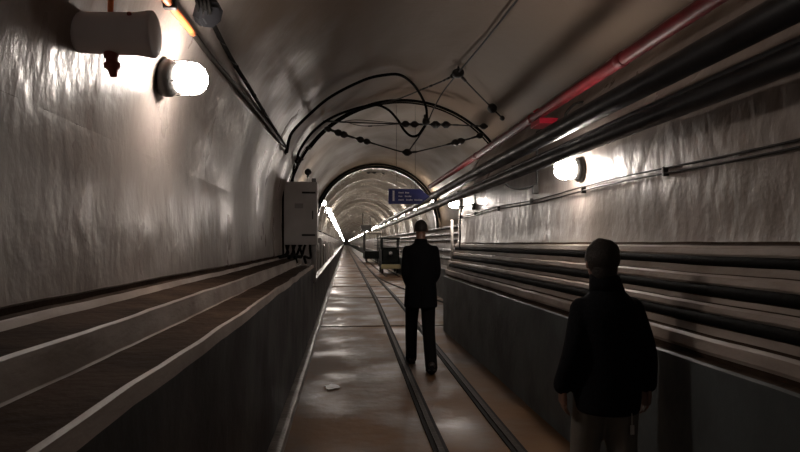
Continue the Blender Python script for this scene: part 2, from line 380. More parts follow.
# ================================================================= LAMPS
def make_lamp(far=False):
    """origin on the wall, light pointing along local +X"""
    e = empty('bulkhead_lamp', (0, 0, 0))
    bm = bmesh.new(); lathe(bm, [(.0, -.02), (.085, -.02), (.092, .0), (.092, .03), (.078, .045), (.07, .06), (0, .06)], axis_mtx((0,0,0), (1,0,0))); link('base', bm, M['dmetal'], e)
    bm = bmesh.new(); lathe(bm, [(.0, .055), (.062, .055), (.075, .08), (.078, .12), (.072, .16), (.05, .192), (.02, .205), (0, .206)], axis_mtx((0,0,0), (1,0,0)), 16 if not far else 10)
    link('globe', bm, M['globe_far' if far else 'globe'], e)
    bm = bmesh.new()
    tube(bm, [(.12, .083*math.cos(2*PI*k/24), .083*math.sin(2*PI*k/24)) for k in range(25)], .0035, 6, caps=False)
    for s in range(4):
        a = s*PI/2 + .4
        tube(bm, spline([(.05, .083*math.cos(a), .083*math.sin(a)), (.12, .084*math.cos(a), .084*math.sin(a)), (.18, .065*math.cos(a), .065*math.sin(a)), (.212, 0, 0)], 4), .0035, 6)
    link('cage', bm, M['dmetal'], e)
    return e
lamp = make_lamp(); lamp.location = (-.965, 3.40, CAMZ+.885); lamp.scale = (1.1,)*3
tag(lamp, 'large glowing wall lamp on the left wall beside the grey speaker', 'lamp')
def put_lamp(src, loc, rz, label, group=None, s=1.12):
    c = copy_tree(src); c.location = loc; c.rotation_euler.z = rz; c.scale = (s, s, s); tag(c, label, 'lamp', group); return c
put_lamp(lamp, (1.955, 4.98, CAMZ+.61), PI, 'glowing wall lamp on the right wall above the thin conduits')
put_lamp(lamp, (1.955, 10.25, CAMZ+.665), PI, 'glowing wall lamp at the far end of the right wall')
put_lamp(lamp, (-.97, 12.6, CAMZ+.85), 0, 'lamp on the left wall hidden behind the grey cabinet')
put_lamp(lamp, (-.965, -4.4, CAMZ+.885), 0, 'lamp on the left wall behind the photographer')
farl = make_lamp(True); farl.location = (-.80, 19.9, CAMZ+1.27)
GL = 'far lamps along the left wall'; GR = 'far lamps along the right wall'
tag(farl, 'nearest glowing lamp past the grey cabinet on the left wall', 'lamp', GL)
y = 24.5
while y < 400:
    put_lamp(farl, (-.80, y, CAMZ+1.27), 0, 'second glowing lamp past the grey cabinet on the left wall' if y < 25 else 'glowing lamp in the far row along the left wall of the tunnel', GL, 1.3)
    y += 4.2 if y < 60 else (8 if y < 130 else 20)
y = 18.5
while y < 400:
    put_lamp(farl, (2.72, y, CAMZ+1.32), PI, 'glowing lamp just below the blue sign, nearest of the far right row' if y < 19 else 'glowing lamp in the far row along the right wall of the tunnel', GR, 1.2)
    y += 4.6 if y < 60 else (8 if y < 130 else 20)

# ================================================================= LEFT WALL FITTINGS
# grey speaker / siren with red gland below and orange feed above
e = empty('siren', (-.99, 2.42, CAMZ+.795)); tag(e, 'grey drum shaped siren on the left wall near the lamp', 'siren')
bm = bmesh.new(); lathe(bm, [(0, -.02), (.073, -.02), (.076, 0), (.078, .10), (.080, .2), (.088, .25), (.088, .262), (.08, .268), (0, .268)], axis_mtx((0,0,0), (1,0,0)), 28); link('housing', bm, M['horn'], e)
bm = bmesh.new(); ball(bm, (.19, -.06, .055), (.009, .009, .009)); link('screw', bm, M['gland'], e)
bm = bmesh.new(); lathe(bm, [(0, 0), (.026, 0), (.028, .02), (.022, .025), (.022, .04), (.03, .045), (.03, .06), (.018, .07), (.012, .095), (0, .096)], axis_mtx((.105, 0, -.07), (.1, 0, -1)), 14); link('cable_gland', bm, M['gland'], e)
bm = bmesh.new(); tube(bm, spline([(.10, 0, .07), (.10, 0, .2), (.08, 0, .4), (.05, .02, .6)]), .011, 8); link('feed_conduit', bm, M['orange'], e)

# conduit running along the shoulder of the left vault: orange near, dark further on
pA = [atV(165, -2, R-.03), atV(193, 33, R-.03), atV(215, 62, R-.03), atV(250, 103, R-.03), atV(284, 146, R-.03)]
def thing_tube(name, pts, r, m, label, cat, n=6, seg=8, group=None):
    o0 = Vector(pts[0]); bm = bmesh.new(); tube(bm, [p - o0 for p in spline(pts, n)], r, seg)
    o = link(name, bm, m); o.location = o0; tag(o, label, cat, group); return o
dirn = (pA[0]-pA[1]).normalized()
thing_tube('orange_conduit', [pA[0] + dirn*.9, pA[0], pA[1]], .02, M['orange'], 'short orange conduit high on the left wall above the lamp', 'conduit')
thing_tube('dark_conduit', pA[1:], .017, M['wire'], 'dark conduit continuing the orange one toward the grey cabinet', 'conduit')
pB = [atV(213, 24, R-.04), atV(232, 60, R-.03), atV(252, 92, R-.05), atV(270, 122, R-.03), atV(287, 148, R-.04)]
e = empty('twisted_cable', pB[0]); tag(e, 'knotted black cable from the ceiling junction box to the grey cabinet', 'cable')
bm = bmesh.new(); sp = [p - pB[0] for p in spline(pB, 10)]
tube(bm, sp, .016, 8); link('cable_run', bm, M['cable'], e)
bm = bmesh.new(); tube(bm, [p + Vector((.012*math.cos(i*1.1), 0, .012*math.sin(i*1.1))) for i, p in enumerate(sp)], .006, 6); link('tie_wire', bm, M['wire'], e)
for i in (12, 21, 26, 33): 
    bm = bmesh.new(); ball(bm, sp[i], (.022, .03, .018), u=10, v=6); link('knot', bm, M['cable'], e)
jb = atV(207, 12, R-.05)
e = empty('junction_box', jb); tag(e, 'black eight sided junction box on the vault above the left lamp', 'junction box')
bm = bmesh.new(); lathe(bm, [(0, -.05), (.085, -.05), (.088, .0), (.08, .04), (0, .045)], axis_mtx((0,0,0), (.7, -.5, -.6)), 8); link('housing', bm, M['black_pipe'], e, smooth=False)
bm = bmesh.new(); lathe(bm, [(0, .04), (.06, .04), (.055, .055), (0, .057)], axis_mtx((0,0,0), (.7, -.5, -.6)), 8); link('lid', bm, M['black_pipe'], e, smooth=False)
bm = bmesh.new()
for k in range(4):
    tube(bm, [(-.03+.02*k, -.05, -.03), (-.03+.02*k, -.12, .02 + .01*k)], .01, 6)
link('cable_stub', bm, M['cable'], e)
# small clamp on the orange conduit
c0 = atV(170, 6, R-.035); e = empty('conduit_clamp', c0); tag(e, 'dark clamp holding the orange conduit to the vault', 'clamp')
bm = bmesh.new(); box(bm, (-.03, -.02, -.015), (.03, .02, .03), .004); link('clamp_body', bm, M['dmetal'], e)

# grey electrical cabinet
e = empty('electrical_cabinet', (-.755, 10.3, CAMZ-.03)); tag(e, 'grey metal electrical cabinet standing out from the left wall', 'cabinet')
bm = bmesh.new(); box(bm, (-.27, 0, 0), (.30, .32, 1.04), .012); link('body', bm, M['grey'], e, smooth=False)
bm = bmesh.new(); box(bm, (-.255, -.02, .03), (.285, 0.004, 1.01), .008); d = link('door', bm, M['grey'], e, smooth=False)
bm = bmesh.new(); box(bm, (.215, -.045, .42), (.235, -.02, .56), .005); link('handle', bm, M['dmetal'], d, smooth=False)
for z in (.16, .86):
    bm = bmesh.new(); tube(bm, [(.05, -.028, z), (.27, -.028, z)], .016, 10); link('latch', bm, M['dmetal'], d)
bm = bmesh.new(); box(bm, (-.07, -.024, .60), (.07, -.019, .68)); link('plate', bm, M['lgrey'], d, smooth=False)
# post beside it
e = empty('wall_post', (-.42, 10.62, .0)); tag(e, 'pale steel post right behind the grey cabinet', 'post')
bm = bmesh.new(); box(bm, (-.05, 0, .84), (.03, .09, 2.6), .006); link('post_body', bm, M['lgrey'], e, smooth=False)
bm = bmesh.new(); ball(bm, (-.005, -.012, 1.68), (.024, .016, .03), u=12, v=8); link('red_light', bm, M['redlamp'], e)
e.location.x = -.52
# cables below the cabinet
for i, (x, b1, b2) in enumerate(((-.97, .05, .10), (-.92, -.03, 0), (-.87, .05, .02), (-.81, -.06, -.04), (-.76, .06, .07), (-.70, -.10, .1), (-.64, -.07, .12), (-.58, .02, 0))):
    thing_tube('cabinet_cable', [(x, 10.36, 1.50), (x+b1*.4, 10.28, 1.42), (x+b1, 10.2, 1.33 - .01*i), (x+b1-.06, 10.0-.05*i, 1.29), (x+b1-.1, 9.7-.1*i, 1.285) if x+b1 < -.82 else (x+b1-.05, 9.8, 1.19)],
               .021, M['cable'], ['leftmost black cable','second from left black cable','third from left black cable','fourth from left black cable','fourth from right black cable','third from right black cable','second from right black cable','rightmost black cable'][i] + ' under the grey electrical cabinet', 'cable', group='cables under the cabinet')
thing_tube('wall_cable', [atV(286, 150, R-.04), atX(283.5, 165, -1.0), atX(283, 200, -1.0), atX(283, 240, -1.0), atX(283.5, 262, -1.0)], .016, M['cable'], 'black cable running down the wall left of the grey cabinet', 'cable')
thing_tube('wall_cable', [atY(297, 150, 10.3), atY(294, 163, 10.4), atY(293, 184, 10.45)], .018, M['cable'], 'short black cable dropping into the top of the grey cabinet', 'cable')
def junction(px, py, Y, r, label):
    p = atY(px, py, Y); e = empty('junction_box', p); tag(e, label, 'junction box')
    bm = bmesh.new(); lathe(bm, [(0, -.04), (r*.8, -.04), (r, -.02), (r, .03), (r*.7, .05), (0, .05)], axis_mtx((0,0,0), (.2, -1, 0)), 12); link('housing', bm, M['dmetal'], e)
    bm = bmesh.new(); lathe(bm, [(0, 0), (.02, 0), (.02, .05), (0, .05)], axis_mtx((0, 0, -r*.8), (0, 0, -1)), 8); link('gland', bm, M['dmetal'], e)
junction(287, 158, 10.3, .07, 'small round black junction box left above the grey cabinet')
junction(298, 160, 10.3, .065, 'small round black junction box above the middle of the grey cabinet')
junction(308, 172, 11.2, .06, 'small round black box behind the top of the grey cabinet')

# row of low grey cabinets beyond
src = None
for k, (y, ht) in enumerate(((11.6, .72), (13.1, .72), (14.6, .66), (16.8, .8), (19.0, .6), (21.5, .72), (25.5, .66), (29.5, .7), (34, .72))):
    lb = ['pale grey wall cabinet closest behind the big electrical cabinet', 'second pale grey wall cabinet beyond the big electrical cabinet', 'low pale grey wall cabinet, third beyond the big one',
          'tallest pale grey cabinet in the row along the left wall', 'shortest pale grey cabinet in the row along the left wall', 'sixth pale grey cabinet in the row along the left wall',
          'far small grey cabinet on the left wall, seventh of the row', 'far small grey cabinet on the left wall, eighth of the row', 'furthest grey cabinet of the row on the left wall'][k]
    e = empty('wall_cabinet', (-.80, y, .84)); tag(e, lb, 'cabinet', 'grey cabinets along the far left wall')
    bm = bmesh.new(); box(bm, (-.22, 0, 0), (.16, 1.1, ht), .01); link('body', bm, M['lgrey'], e, smooth=False)
    bm = bmesh.new(); box(bm, (.16, .04, .04), (.172, .53, ht-.04), .004); box(bm, (.16, .57, .04), (.172, 1.06, ht-.04), .004); link('door', bm, M['grey'] if k % 2 else M['lgrey'], e, smooth=False)

# ================================================================= OVERHEAD WIRES
def atS(px, py, Y, m=.06):
    p = atY(px, py, Y); q = atV(px, py, R-m)
    return q if q.y < p.y else p
def wire(name, pts, r, label, beads=(), cat='wire', m=None):
    p0 = Vector(pts[0]); e = empty(name, p0); tag(e, label, cat)
    sp = spline(pts, 8); bm = bmesh.new(); tube(bm, [p-p0 for p in sp], r, 8); link('wire_run', bm, m or M['wire'], e)
    for t, s, kind in beads:
        seg_l = [(b-a).length for a, b in zip(sp, sp[1:])]; want = t*sum(seg_l); i = 0
        while i < len(seg_l)-1 and want > seg_l[i]: want -= seg_l[i]; i += 1
        p = sp[i].lerp(sp[i+1], min(1, want/seg_l[i])) - p0; d = sp[i+1]-sp[i]
        bm = bmesh.new()
        if kind == 'i': s *= 1.25; lathe(bm, [(0, -1.3*s), (.35*s, -1.3*s), (.5*s, -1*s), (.95*s, -.5*s), (1*s, 0), (.95*s, .5*s), (.5*s, 1*s), (.35*s, 1.3*s), (0, 1.3*s)], axis_mtx(p, d), 12); link('insulator', bm, M['dmetal'], e)
        else: lathe(bm, [(0, -2*s), (.5*s, -2*s), (.6*s, -1*s), (.6*s, 1*s), (.5*s, 2*s), (0, 2*s)], axis_mtx(p, d), 8); link('turnbuckle', bm, M['dmetal'], e)
    return e
V = lambda *l: [atV(x, y, R-.06) for x, y in l]
Yp = lambda Y, *l: [atY(x, y, Y) for x, y in l]
node = atV(458, 73, R-.10)
wire('ceiling_wire', [atV(545, -35, R-.06), atV(517, 0, R-.06), atV(488, 37, R-.06), node], .012, 'thin wire running along the ceiling to the round hub')
wire('ceiling_wire', [node, atV(480, 96, R-.12), atV(503, 119, R-.02)], .011, 'short stay from the round hub toward the red pipe', [(.12, .035, 't'), (.75, .055, 'i'), (.98, .03, 'i')])
wire('ceiling_wire', [node, atV(445, 80, R-.09), atV(423, 89, R-.07), atV(398, 99, R-.07), atV(372, 105, R-.05)], .012, 'stay from the round hub leftward along the vault', [(.08, .03, 'i'), (.15, .03, 't'), (.21, .025, 't'), (.40, .03, 't'), (.5, .025, 't')])
wire('ceiling_wire', [node, atY(443, 92, 9.3), atY(433, 110, 9.8), atY(427, 124, 10.0), atY(418, 138, 10.0), atY(408, 152, 10.0)], .011, 'wire dropping from the round hub to the lower span wire')
e = empty('cable_hub', node); tag(e, 'round black hub on the ceiling where four wires meet', 'hub')
bm = bmesh.new(); lathe(bm, [(0, -.03), (.06, -.03), (.085, -.01), (.085, .02), (.05, .04), (0, .04)], axis_mtx((0,0,0), (0, -.5, -1)), 14); link('disc', bm, M['dmetal'], e)
bm = bmesh.new(); tube(bm, [(0, 0, 0), (.02, .05, .14)], .015, 8); link('ceiling_bolt', bm, M['dmetal'], e)
# cross span wires at ten metres
wire('span_wire', Yp(10.0, (323, 121), (353, 122.5), (401, 124), (425, 124.5), (455, 125), (486, 126.5)), .011, 'upper horizontal span wire with a string of round insulators',
     [(.04, .03, 't'), (.12, .025, 't'), (.50, .045, 'i'), (.555, .045, 'i'), (.60, .03, 't'), (.685, .05, 'i'), (.75, .048, 'i'), (.81, .025, 't'), (.93, .025, 't'), (.985, .042, 'i')])
wire('span_wire', Yp(10.05, (345, 121), (360, 120), (401, 123.5)), .006, 'thin second strand above the upper span wire on its left half')
wire('span_wire', Yp(10.05, (345, 122), (365, 126), (401, 124)), .006, 'thin sagging strand below the upper span wire on its left half', [(.45, .018, 't')])
wire('span_wire', Yp(9.9, (325, 128), (345, 135), (365, 141), (385, 147), (408, 152.5), (433, 148), (458, 142), (482, 135)), .011, 'lower shallow V shaped span wire with dark insulators',
     [(.02, .04, 'i'), (.05, .035, 't'), (.085, .045, 'i'), (.12, .045, 'i'), (.165, .03, 't'), (.225, .042, 'i'), (.265, .04, 'i'), (.30, .025, 't'), (.52, .048, 'i'), (.56, .03, 't'), (.72, .022, 't'), (.79, .03, 't'), (.825, .045, 'i'), (.86, .045, 'i'), (.91, .025, 't'), (.95, .03, 't'), (.985, .04, 'i')])
bm = bmesh.new(); lathe(bm, [(0, -.05), (.05, -.05), (.065, 0), (.05, .06), (0, .06)], Matrix(), 12); tube(bm, [(0, 0, .0), (-.01, 0, .12)], .03, 8)
o = link('suspension_clamp', bm, M['dmetal']); o.location = atY(426, 122, 9.95); tag(o, 'large dark clamp where the looping cable meets the span wire', 'clamp')
# looping cables
LP1 = [(287, 152, 10.3), (289, 140, 10.3), (294, 130, 10.2), (311, 113, 10.0), (332, 96, 9.8), (364, 80, 9.6), (385, 75, 9.6), (400, 75, 9.6), (412, 83, 9.7), (420, 94, 9.8), (426, 107, 9.9), (427, 120, 9.95)]
wire('looping_cable', [atS(*q) for q in LP1], .021, 'thick black cable looping high across the vault to the span wire clamp', cat='cable', m=M['cable'])
LP2 = [(297, 160, 10.3), (300, 150, 10.4), (311, 134, 10.4), (326, 121, 10.3), (348, 111, 10.2), (373, 105, 10.1), (387, 109, 10.1), (397, 119, 10.1), (404, 130, 10.1), (411, 136, 10.1), (418, 135, 10.0), (424, 127, 10.0), (427, 122, 9.95)]
wire('looping_cable', [atS(*q) for q in LP2], .021, 'thick black cable sagging in a loop below the upper span wire', cat='cable', m=M['cable'])
# cable ring that follows the arch
ring = [(CX+.0 + (R-.05)*math.cos(a), 10.5, CZ + (R-.05)*math.sin(a)) for a in [PI*.985 - (PI*.985-.60)*k/22 for k in range(23)]]
wire('arch_cable', ring, .024, 'thick dark cable following the arch of the vault behind the span wires', cat='cable', m=M['cable'])
ring2 = [(x+.01, 10.72, z+.01) for x, y, z in ring[5:]]
wire('arch_cable', ring2, .014, 'thinner dark cable following the arch just behind the thick one', cat='cable', m=M['cable'])
for f, s in ((.13, .05), (.20, .045), (.24, .05)):
    p = Vector(ring[int(f*22)]); bm = bmesh.new(); ball(bm, (0,0,0), (s, .035, s*.7), u=10, v=6)
    o = link('cable_clip', bm, M['dmetal']); o.location = p; tag(o, {.13: 'lowest', .20: 'middle', .24: 'highest'}[f] + ' of three dark clips on the left part of the arch cable', 'clip', 'clips on the arch cable')
ring3 = [(CX + (R-.06)*math.cos(a), YR-.15, CZ+.02 + (R-.06)*math.sin(a)) for a in [PI*.95 - PI*.9*k/24 for k in range(25)]]
wire('arch_cable', ring3, .03, 'dark cable band around the far arch behind the blue sign', cat='cable', m=M['cable'])
# far span wires
for Y, yy, x0, x1, lb in ((21.5, 171.5, 353, 404, 'far span wire with small insulators just below the far arch'), (31, 189.5, 363, 388, 'second far span wire deeper in the tunnel'), (44, 203, 350, 370, 'third far span wire deepest in the tunnel')):
    a_, b_ = atY(x0, yy, Y), atY(x1, yy-.5, Y); up = lambda q: Vector((q.x, q.y, CZ + math.sqrt((R*.97)**2 - (q.x-CX)**2)))
    we = wire('span_wire', [a_, atY((x0+x1)/2, yy+.5, Y), b_], .02, lb, [(.1, .05, 'i'), (.3, .05, 'i'), (.42, .05, 'i'), (.6, .06, 'i'), (.7, .05, 'i'), (.95, .05, 'i')])
    for q in (a_, b_):
        bm = bmesh.new(); tube(bm, [q - a_, up(q) - a_], .012, 6); link('drop_rod', bm, M['wire'], we)

# ================================================================= BLUE ARROW SIGN
p = atY(409, 196.5, 10.95); e = empty('direction_sign', p); SG = 10.95/14.6; e.scale = (SG, 1, SG); tag(e, 'blue arrow shaped sign with a white 1 hanging from the vault', 'sign')
W, H = .98, .36
bm = bmesh.new(); o2 = [(-W/2, -H/2), (W/2-.22, -H/2), (W/2, 0), (W/2-.22, H/2), (-W/2, H/2)]
a = [bm.verts.new((x, -.012, z)) for x, z in o2]; b = [bm.verts.new((x, .012, z)) for x, z in o2]
bm.faces.new(a); bm.faces.new(list(reversed(b)))
for k in range(5): bm.faces.new((a[k], a[(k+1) % 5], b[(k+1) % 5], b[k]))
link('panel', bm, M['sign'], e, smooth=False)
def text(body, size, x, z, par, m, y=-.016, name='lettering'):
    cu = bpy.data.curves.new(name, 'FONT'); cu.body = body; cu.size = size; cu.extrude = .001; cu.offset = .006 if body == '1' else 0; cu.align_x = 'CENTER'; cu.align_y = 'CENTER'
    o = bpy.data.objects.new(name, cu); dg = bpy.context.evaluated_depsgraph_get()
    COL.objects.link(o); dg.update(); me = bpy.data.meshes.new_from_object(o.evaluated_get(bpy.context.evaluated_depsgraph_get()))
    bpy.data.objects.remove(o); me.materials.clear(); me.materials.append(m)
    n = bpy.data.objects.new(name, me); COL.objects.link(n); n.parent = par; n.location = (x, y, z); n.rotation_euler.x = PI/2; return n
text('1', .34, -W/2+.12, 0, e, M['signtext'], name='numeral')
bm = bmesh.new()
for z, ws in ((.085, (.13, .10)), (0.0, (.12, .16)), (-.085, (.15, .17, .2))):
    x = -W/2+.24
    for wd in ws:
        n = max(2, int(wd/.032))
        for k in range(n): box(bm, (x+k*.032, -.017, z-.014), (x+k*.032+.022, -.012, z+.014 + (.008 if (k*7) % 3 == 0 else 0)))
        x += wd+.03
link('text_line', bm, M['signtext'], e, smooth=False)
for x in (-.3, .15):
    dz = (CZ + math.sqrt((R-.02)**2 - (p.x+x*SG-CX)**2) - p.z)/SG
    bm = bmesh.new(); tube(bm, [(x, 0, H/2-.01), (x, 0, dz)], .004, 6); link('hanger_rod', bm, M['dmetal'], e)

# ================================================================= FAR RIGHT CHAMBER
for k, (z, r, lb) in enumerate(((1.92, .05, 'highest'), (1.74, .045, 'second highest'), (1.58, .035, 'middle'), (1.30, .05, 'second lowest'), (1.08, .055, 'lowest'))):
    run_pipe('wall_pipe', 2.86, z, r, YN+.6, 60, M['black_pipe'] if k % 2 else M['dmetal'], lb + ' of the dark pipes along the wall behind the walking man', 'pipe', (14, 18))
# hanging box in the distance
e = empty('ceiling_box', (1.72, 50, CAMZ+.95)); tag(e, 'dark box hanging above the far covered wagon', 'box')
bm = bmesh.new(); box(bm, (-.45, 0, 0), (.45, .5, .5), .03); link('box_body', bm, M['dmetal'], e, smooth=False)
bm = bmesh.new(); tube(bm, [(-.3, .25, .5), (-.3, .25, 1.45)], .03, 8); tube(bm, [(.3, .25, .5), (.3, .25, 1.45)], .03, 8); link('hanger_rod', bm, M['dmetal'], e)
# mine locomotive on the siding
e = empty('mine_locomotive', (2.15, 29.0, .03)); tag(e, 'dark mine locomotive with a yellow front beam parked on the right', 'locomotive')
bm = bmesh.new(); box(bm, (-.42, .15, .28), (.42, 3.2, .62), .02); link('chassis', bm, M['loco'], e, smooth=False)
bm = bmesh.new(); box(bm, (-.45, 0, .26), (.45, .16, .46), .02); link('buffer_beam', bm, M['yellow'], e, smooth=False)
bm = bmesh.new(); box(bm, (-.40, 1.2, .62), (.40, 3.1, 1.25), .05); link('bonnet', bm, M['loco'], e, smooth=False)
bm = bmesh.new(); box(bm, (-.42, .25, .62), (.42, .30, 1.15), .01); box(bm, (-.42, .25, .62), (-.37, 1.2, 1.15), .01); box(bm, (.37, .25, .62), (.42, 1.2, 1.15), .01); link('cab', bm, M['loco'], e, smooth=False)
for x, y in ((-.39, .28), (.39, .28), (-.39, 1.18), (.39, 1.18)):
    bm = bmesh.new(); box(bm, (x-.03, y-.03, 1.14), (x+.03, y+.03, 1.68)); link('cab_post', bm, M['loco'], e, smooth=False)
bm = bmesh.new(); box(bm, (-.46, .18, 1.66), (.46, 1.3, 1.73), .02); link('roof', bm, M['loco'], e, smooth=False)
bm = bmesh.new(); lathe(bm, [(0, 0), (.08, 0), (.09, .05), (.05, .1), (0, .1)], axis_mtx((0, .24, .98), (0, -1, 0))); link('headlamp', bm, M['lgrey'], e)
for x in (-.36, .36):
    for y in (.8, 2.4):
        bm = bmesh.new(); lathe(bm, [(0, -.04), (.2, -.04), (.22, -.03), (.19, -.02), (.19, .04), (0, .04)], axis_mtx((x, y, .2), (1, 0, 0))); link('wheel', bm, M['rail'], e)
# covered wagon further back
e = empty('covered_wagon', (2.05, 46, .03)); tag(e, 'covered wagon with a pale roof standing behind the locomotive', 'wagon')
bm = bmesh.new(); box(bm, (-.6, 0, .3), (.6, 4, .85), .02); link('tub', bm, M['loco'], e, smooth=False)
for x in (-.57, .57):
    for y in (.05, 2, 3.95):
        bm = bmesh.new(); box(bm, (x-.03, y-.03, .84), (x+.03, y+.03, 2.2)); link('post', bm, M['dmetal'], e, smooth=False)
bm = bmesh.new(); box(bm, (-.68, -.1, 2.19), (.68, 4.1, 2.31), .03); link('roof', bm, M['white_pipe'], e, smooth=False)
for x in (-.4, .4):
    for y in (.8, 3.2):
        bm = bmesh.new(); lathe(bm, [(0, -.04), (.2, -.04), (.2, .04), (0, .04)], axis_mtx((x, y, .2), (1, 0, 0))); link('wheel', bm, M['rail'], e)
for x in (1.85, 2.41):
    make_rail([(x, y) for y in (27.5, 35, 45, 60)], ('left' if x < 2 else 'right') + ' rail of the siding under the locomotive')

# ================================================================= PEOPLE
def remesh(o, vox, it=6, fac=.5, sub=0):
    m = o.modifiers.new('remesh', 'REMESH'); m.mode = 'VOXEL'; m.voxel_size = vox; m.use_smooth_shade = True
    s = o.modifiers.new('smooth', 'SMOOTH'); s.factor = fac; s.iterations = it
def limb(bm, pts, rad, n=6, seg=16):
    """rounded tapered limb through joints"""
    sp = spline(pts, n); rr = []
    for i in range(len(sp)):
        f = i/n; k = min(int(f), len(rad)-2); t = f-k
        a, b = rad[k], rad[k+1]
        a = a if isinstance(a, tuple) else (a, a); b = b if isinstance(b, tuple) else (b, b)
        rr.append((a[0]+(b[0]-a[0])*t, a[1]+(b[1]-a[1])*t))
    tube(bm, sp, rr, seg)
    ball(bm, sp[0], min(rr[0])*.98, u=12, v=8); ball(bm, sp[-1], min(rr[-1])*.98, u=12, v=8)
def stack(bm, rings, seg=28):
    """closed loft of horizontal ellipses: (z, cx, cy, rx, ry)"""
    rr = []
    for z, cx, cy, rx, ry in rings:
        rr.append([bm.verts.new((cx + rx*math.cos(2*PI*k/seg), cy + ry*math.sin(2*PI*k/seg), z)) for k in range(seg)])
    for a, c in zip(rr, rr[1:]):
        for k in range(seg): bm.faces.new((a[k], a[(k+1) % seg], c[(k+1) % seg], c[k]))
    bm.faces.new(list(reversed(rr[0]))); bm.faces.new(rr[-1])
def smooth_rings(rings, n=4):
    out = []
    P = [Vector(r[:3]).to_tuple() + tuple(r[3:]) for r in rings]
    for i in range(len(P)-1):
        a = P[max(i-1, 0)]; b = P[i]; c = P[i+1]; d = P[min(i+2, len(P)-1)]
        for k in range(n):
            t = k/n; out.append(tuple(.5*(2*q1 + (q2-q0)*t + (2*q0-5*q1+4*q2-q3)*t*t + (-q0+3*q1-3*q2+q3)*t**3) for q0, q1, q2, q3 in zip(a, b, c, d)))
    out.append(P[-1]); return out
def hand(bm, w, d, side, palm_n, s=1.0, curl=.5):
    """w wrist, d pointing direction, palm_n direction the palm faces; thumb on the front side"""
    w = Vector(w); d = Vector(d).normalized(); pn = (Vector(palm_n) - d*Vector(palm_n).dot(d)).normalized(); t = pn.cross(d).normalized()
    if t.y < 0: t = -t                     # thumb side forward
    k0 = w + d*.085*s
    for i in range(5):
        a = w - d*.01*s + t*(.012*(i-2)*s*.9); b = k0 + t*(.0185*(i-2)*s)
        tube(bm, [a, a.lerp(b, .5), b], [(.0135*s), (.0155*s), (.0125*s)], 8)
    for i, (L, off) in enumerate(((.078, .030), (.088, .010), (.082, -.011), (.064, -.031))):
        p = k0 + t*off*s - d*.01*s; dd = d.copy(); pts = [p]; sp = t*(off*1.2)
        for seg_ in range(3):
            dd = (dd*math.cos(curl*.55) + pn*math.sin(curl*.55)).normalized() if seg_ else (d*math.cos(curl*.4) + pn*math.sin(curl*.4)).normalized()
            p = p + (dd + sp).normalized() * L*s*(.44, .31, .25)[seg_]; pts.append(p)
        tube(bm, pts, [.0095*s, .009*s, .0085*s, .007*s], 8); ball(bm, pts[-1], .007*s, u=8, v=6)
    p = w + d*.02*s + t*.025*s
    q = p + (d*.55 + t*.75 + pn*.25).normalized()*.042*s; r_ = q + (d*.9 + t*.25 + pn*.3).normalized()*.034*s; u = r_ + (d*.95 + pn*.35).normalized()*.024*s
    tube(bm, [p, q, r_, u], [.016*s, .0125*s, .0105*s, .008*s], 8); ball(bm, u, .008*s, u=8, v=6)
def head(bm, c, s=1.0):
    """c: centre of the skull, face towards +Y"""
    c = Vector(c)
    ball(bm, c + Vector((0, -.008, .018))*s, (.074*s, .094*s, .088*s), u=24, v=16)
    ball(bm, c + Vector((0, .022, -.035))*s, (.058*s, .068*s, .078*s), u=20, v=14)        # face and jaw
    ball(bm, c + Vector((0, .066, -.088))*s, (.026*s, .022*s, .02*s), u=12, v=8)          # chin
    tube(bm, [c + Vector((0, .082, .012))*s, c + Vector((0, .102, -.022))*s, c + Vector((0, .098, -.036))*s], [.009*s, .014*s, .014*s], 8)  # nose
    for x in (-1, 1):
        ball(bm, c + Vector((x*.03, .078, .022))*s, (.022*s, .012*s, .008*s), u=10, v=6)  # brow
        ball(bm, c + Vector((x*.04, .066, -.02))*s, (.018*s, .014*s, .014*s), u=10, v=6)  # cheek
        ball(bm, c + Vector((x*.076, -.006, -.012))*s, (.009*s, .018*s, .030*s), u=12, v=8)  # ear
    ball(bm, c + Vector((0, .082, -.058))*s, (.024*s, .010*s, .006*s), u=10, v=6)
    ball(bm, c + Vector((0, .080, -.068))*s, (.020*s, .010*s, .006*s), u=10, v=6)
def eyes(par, c, s):
    for x in (-1, 1):
        bm = bmesh.new(); ball(bm, Vector(c) + Vector((x*.031, .078, .002))*s, (.012*s, .008*s, .007*s), u=10, v=8); link('eye', bm, M['glass'], par)
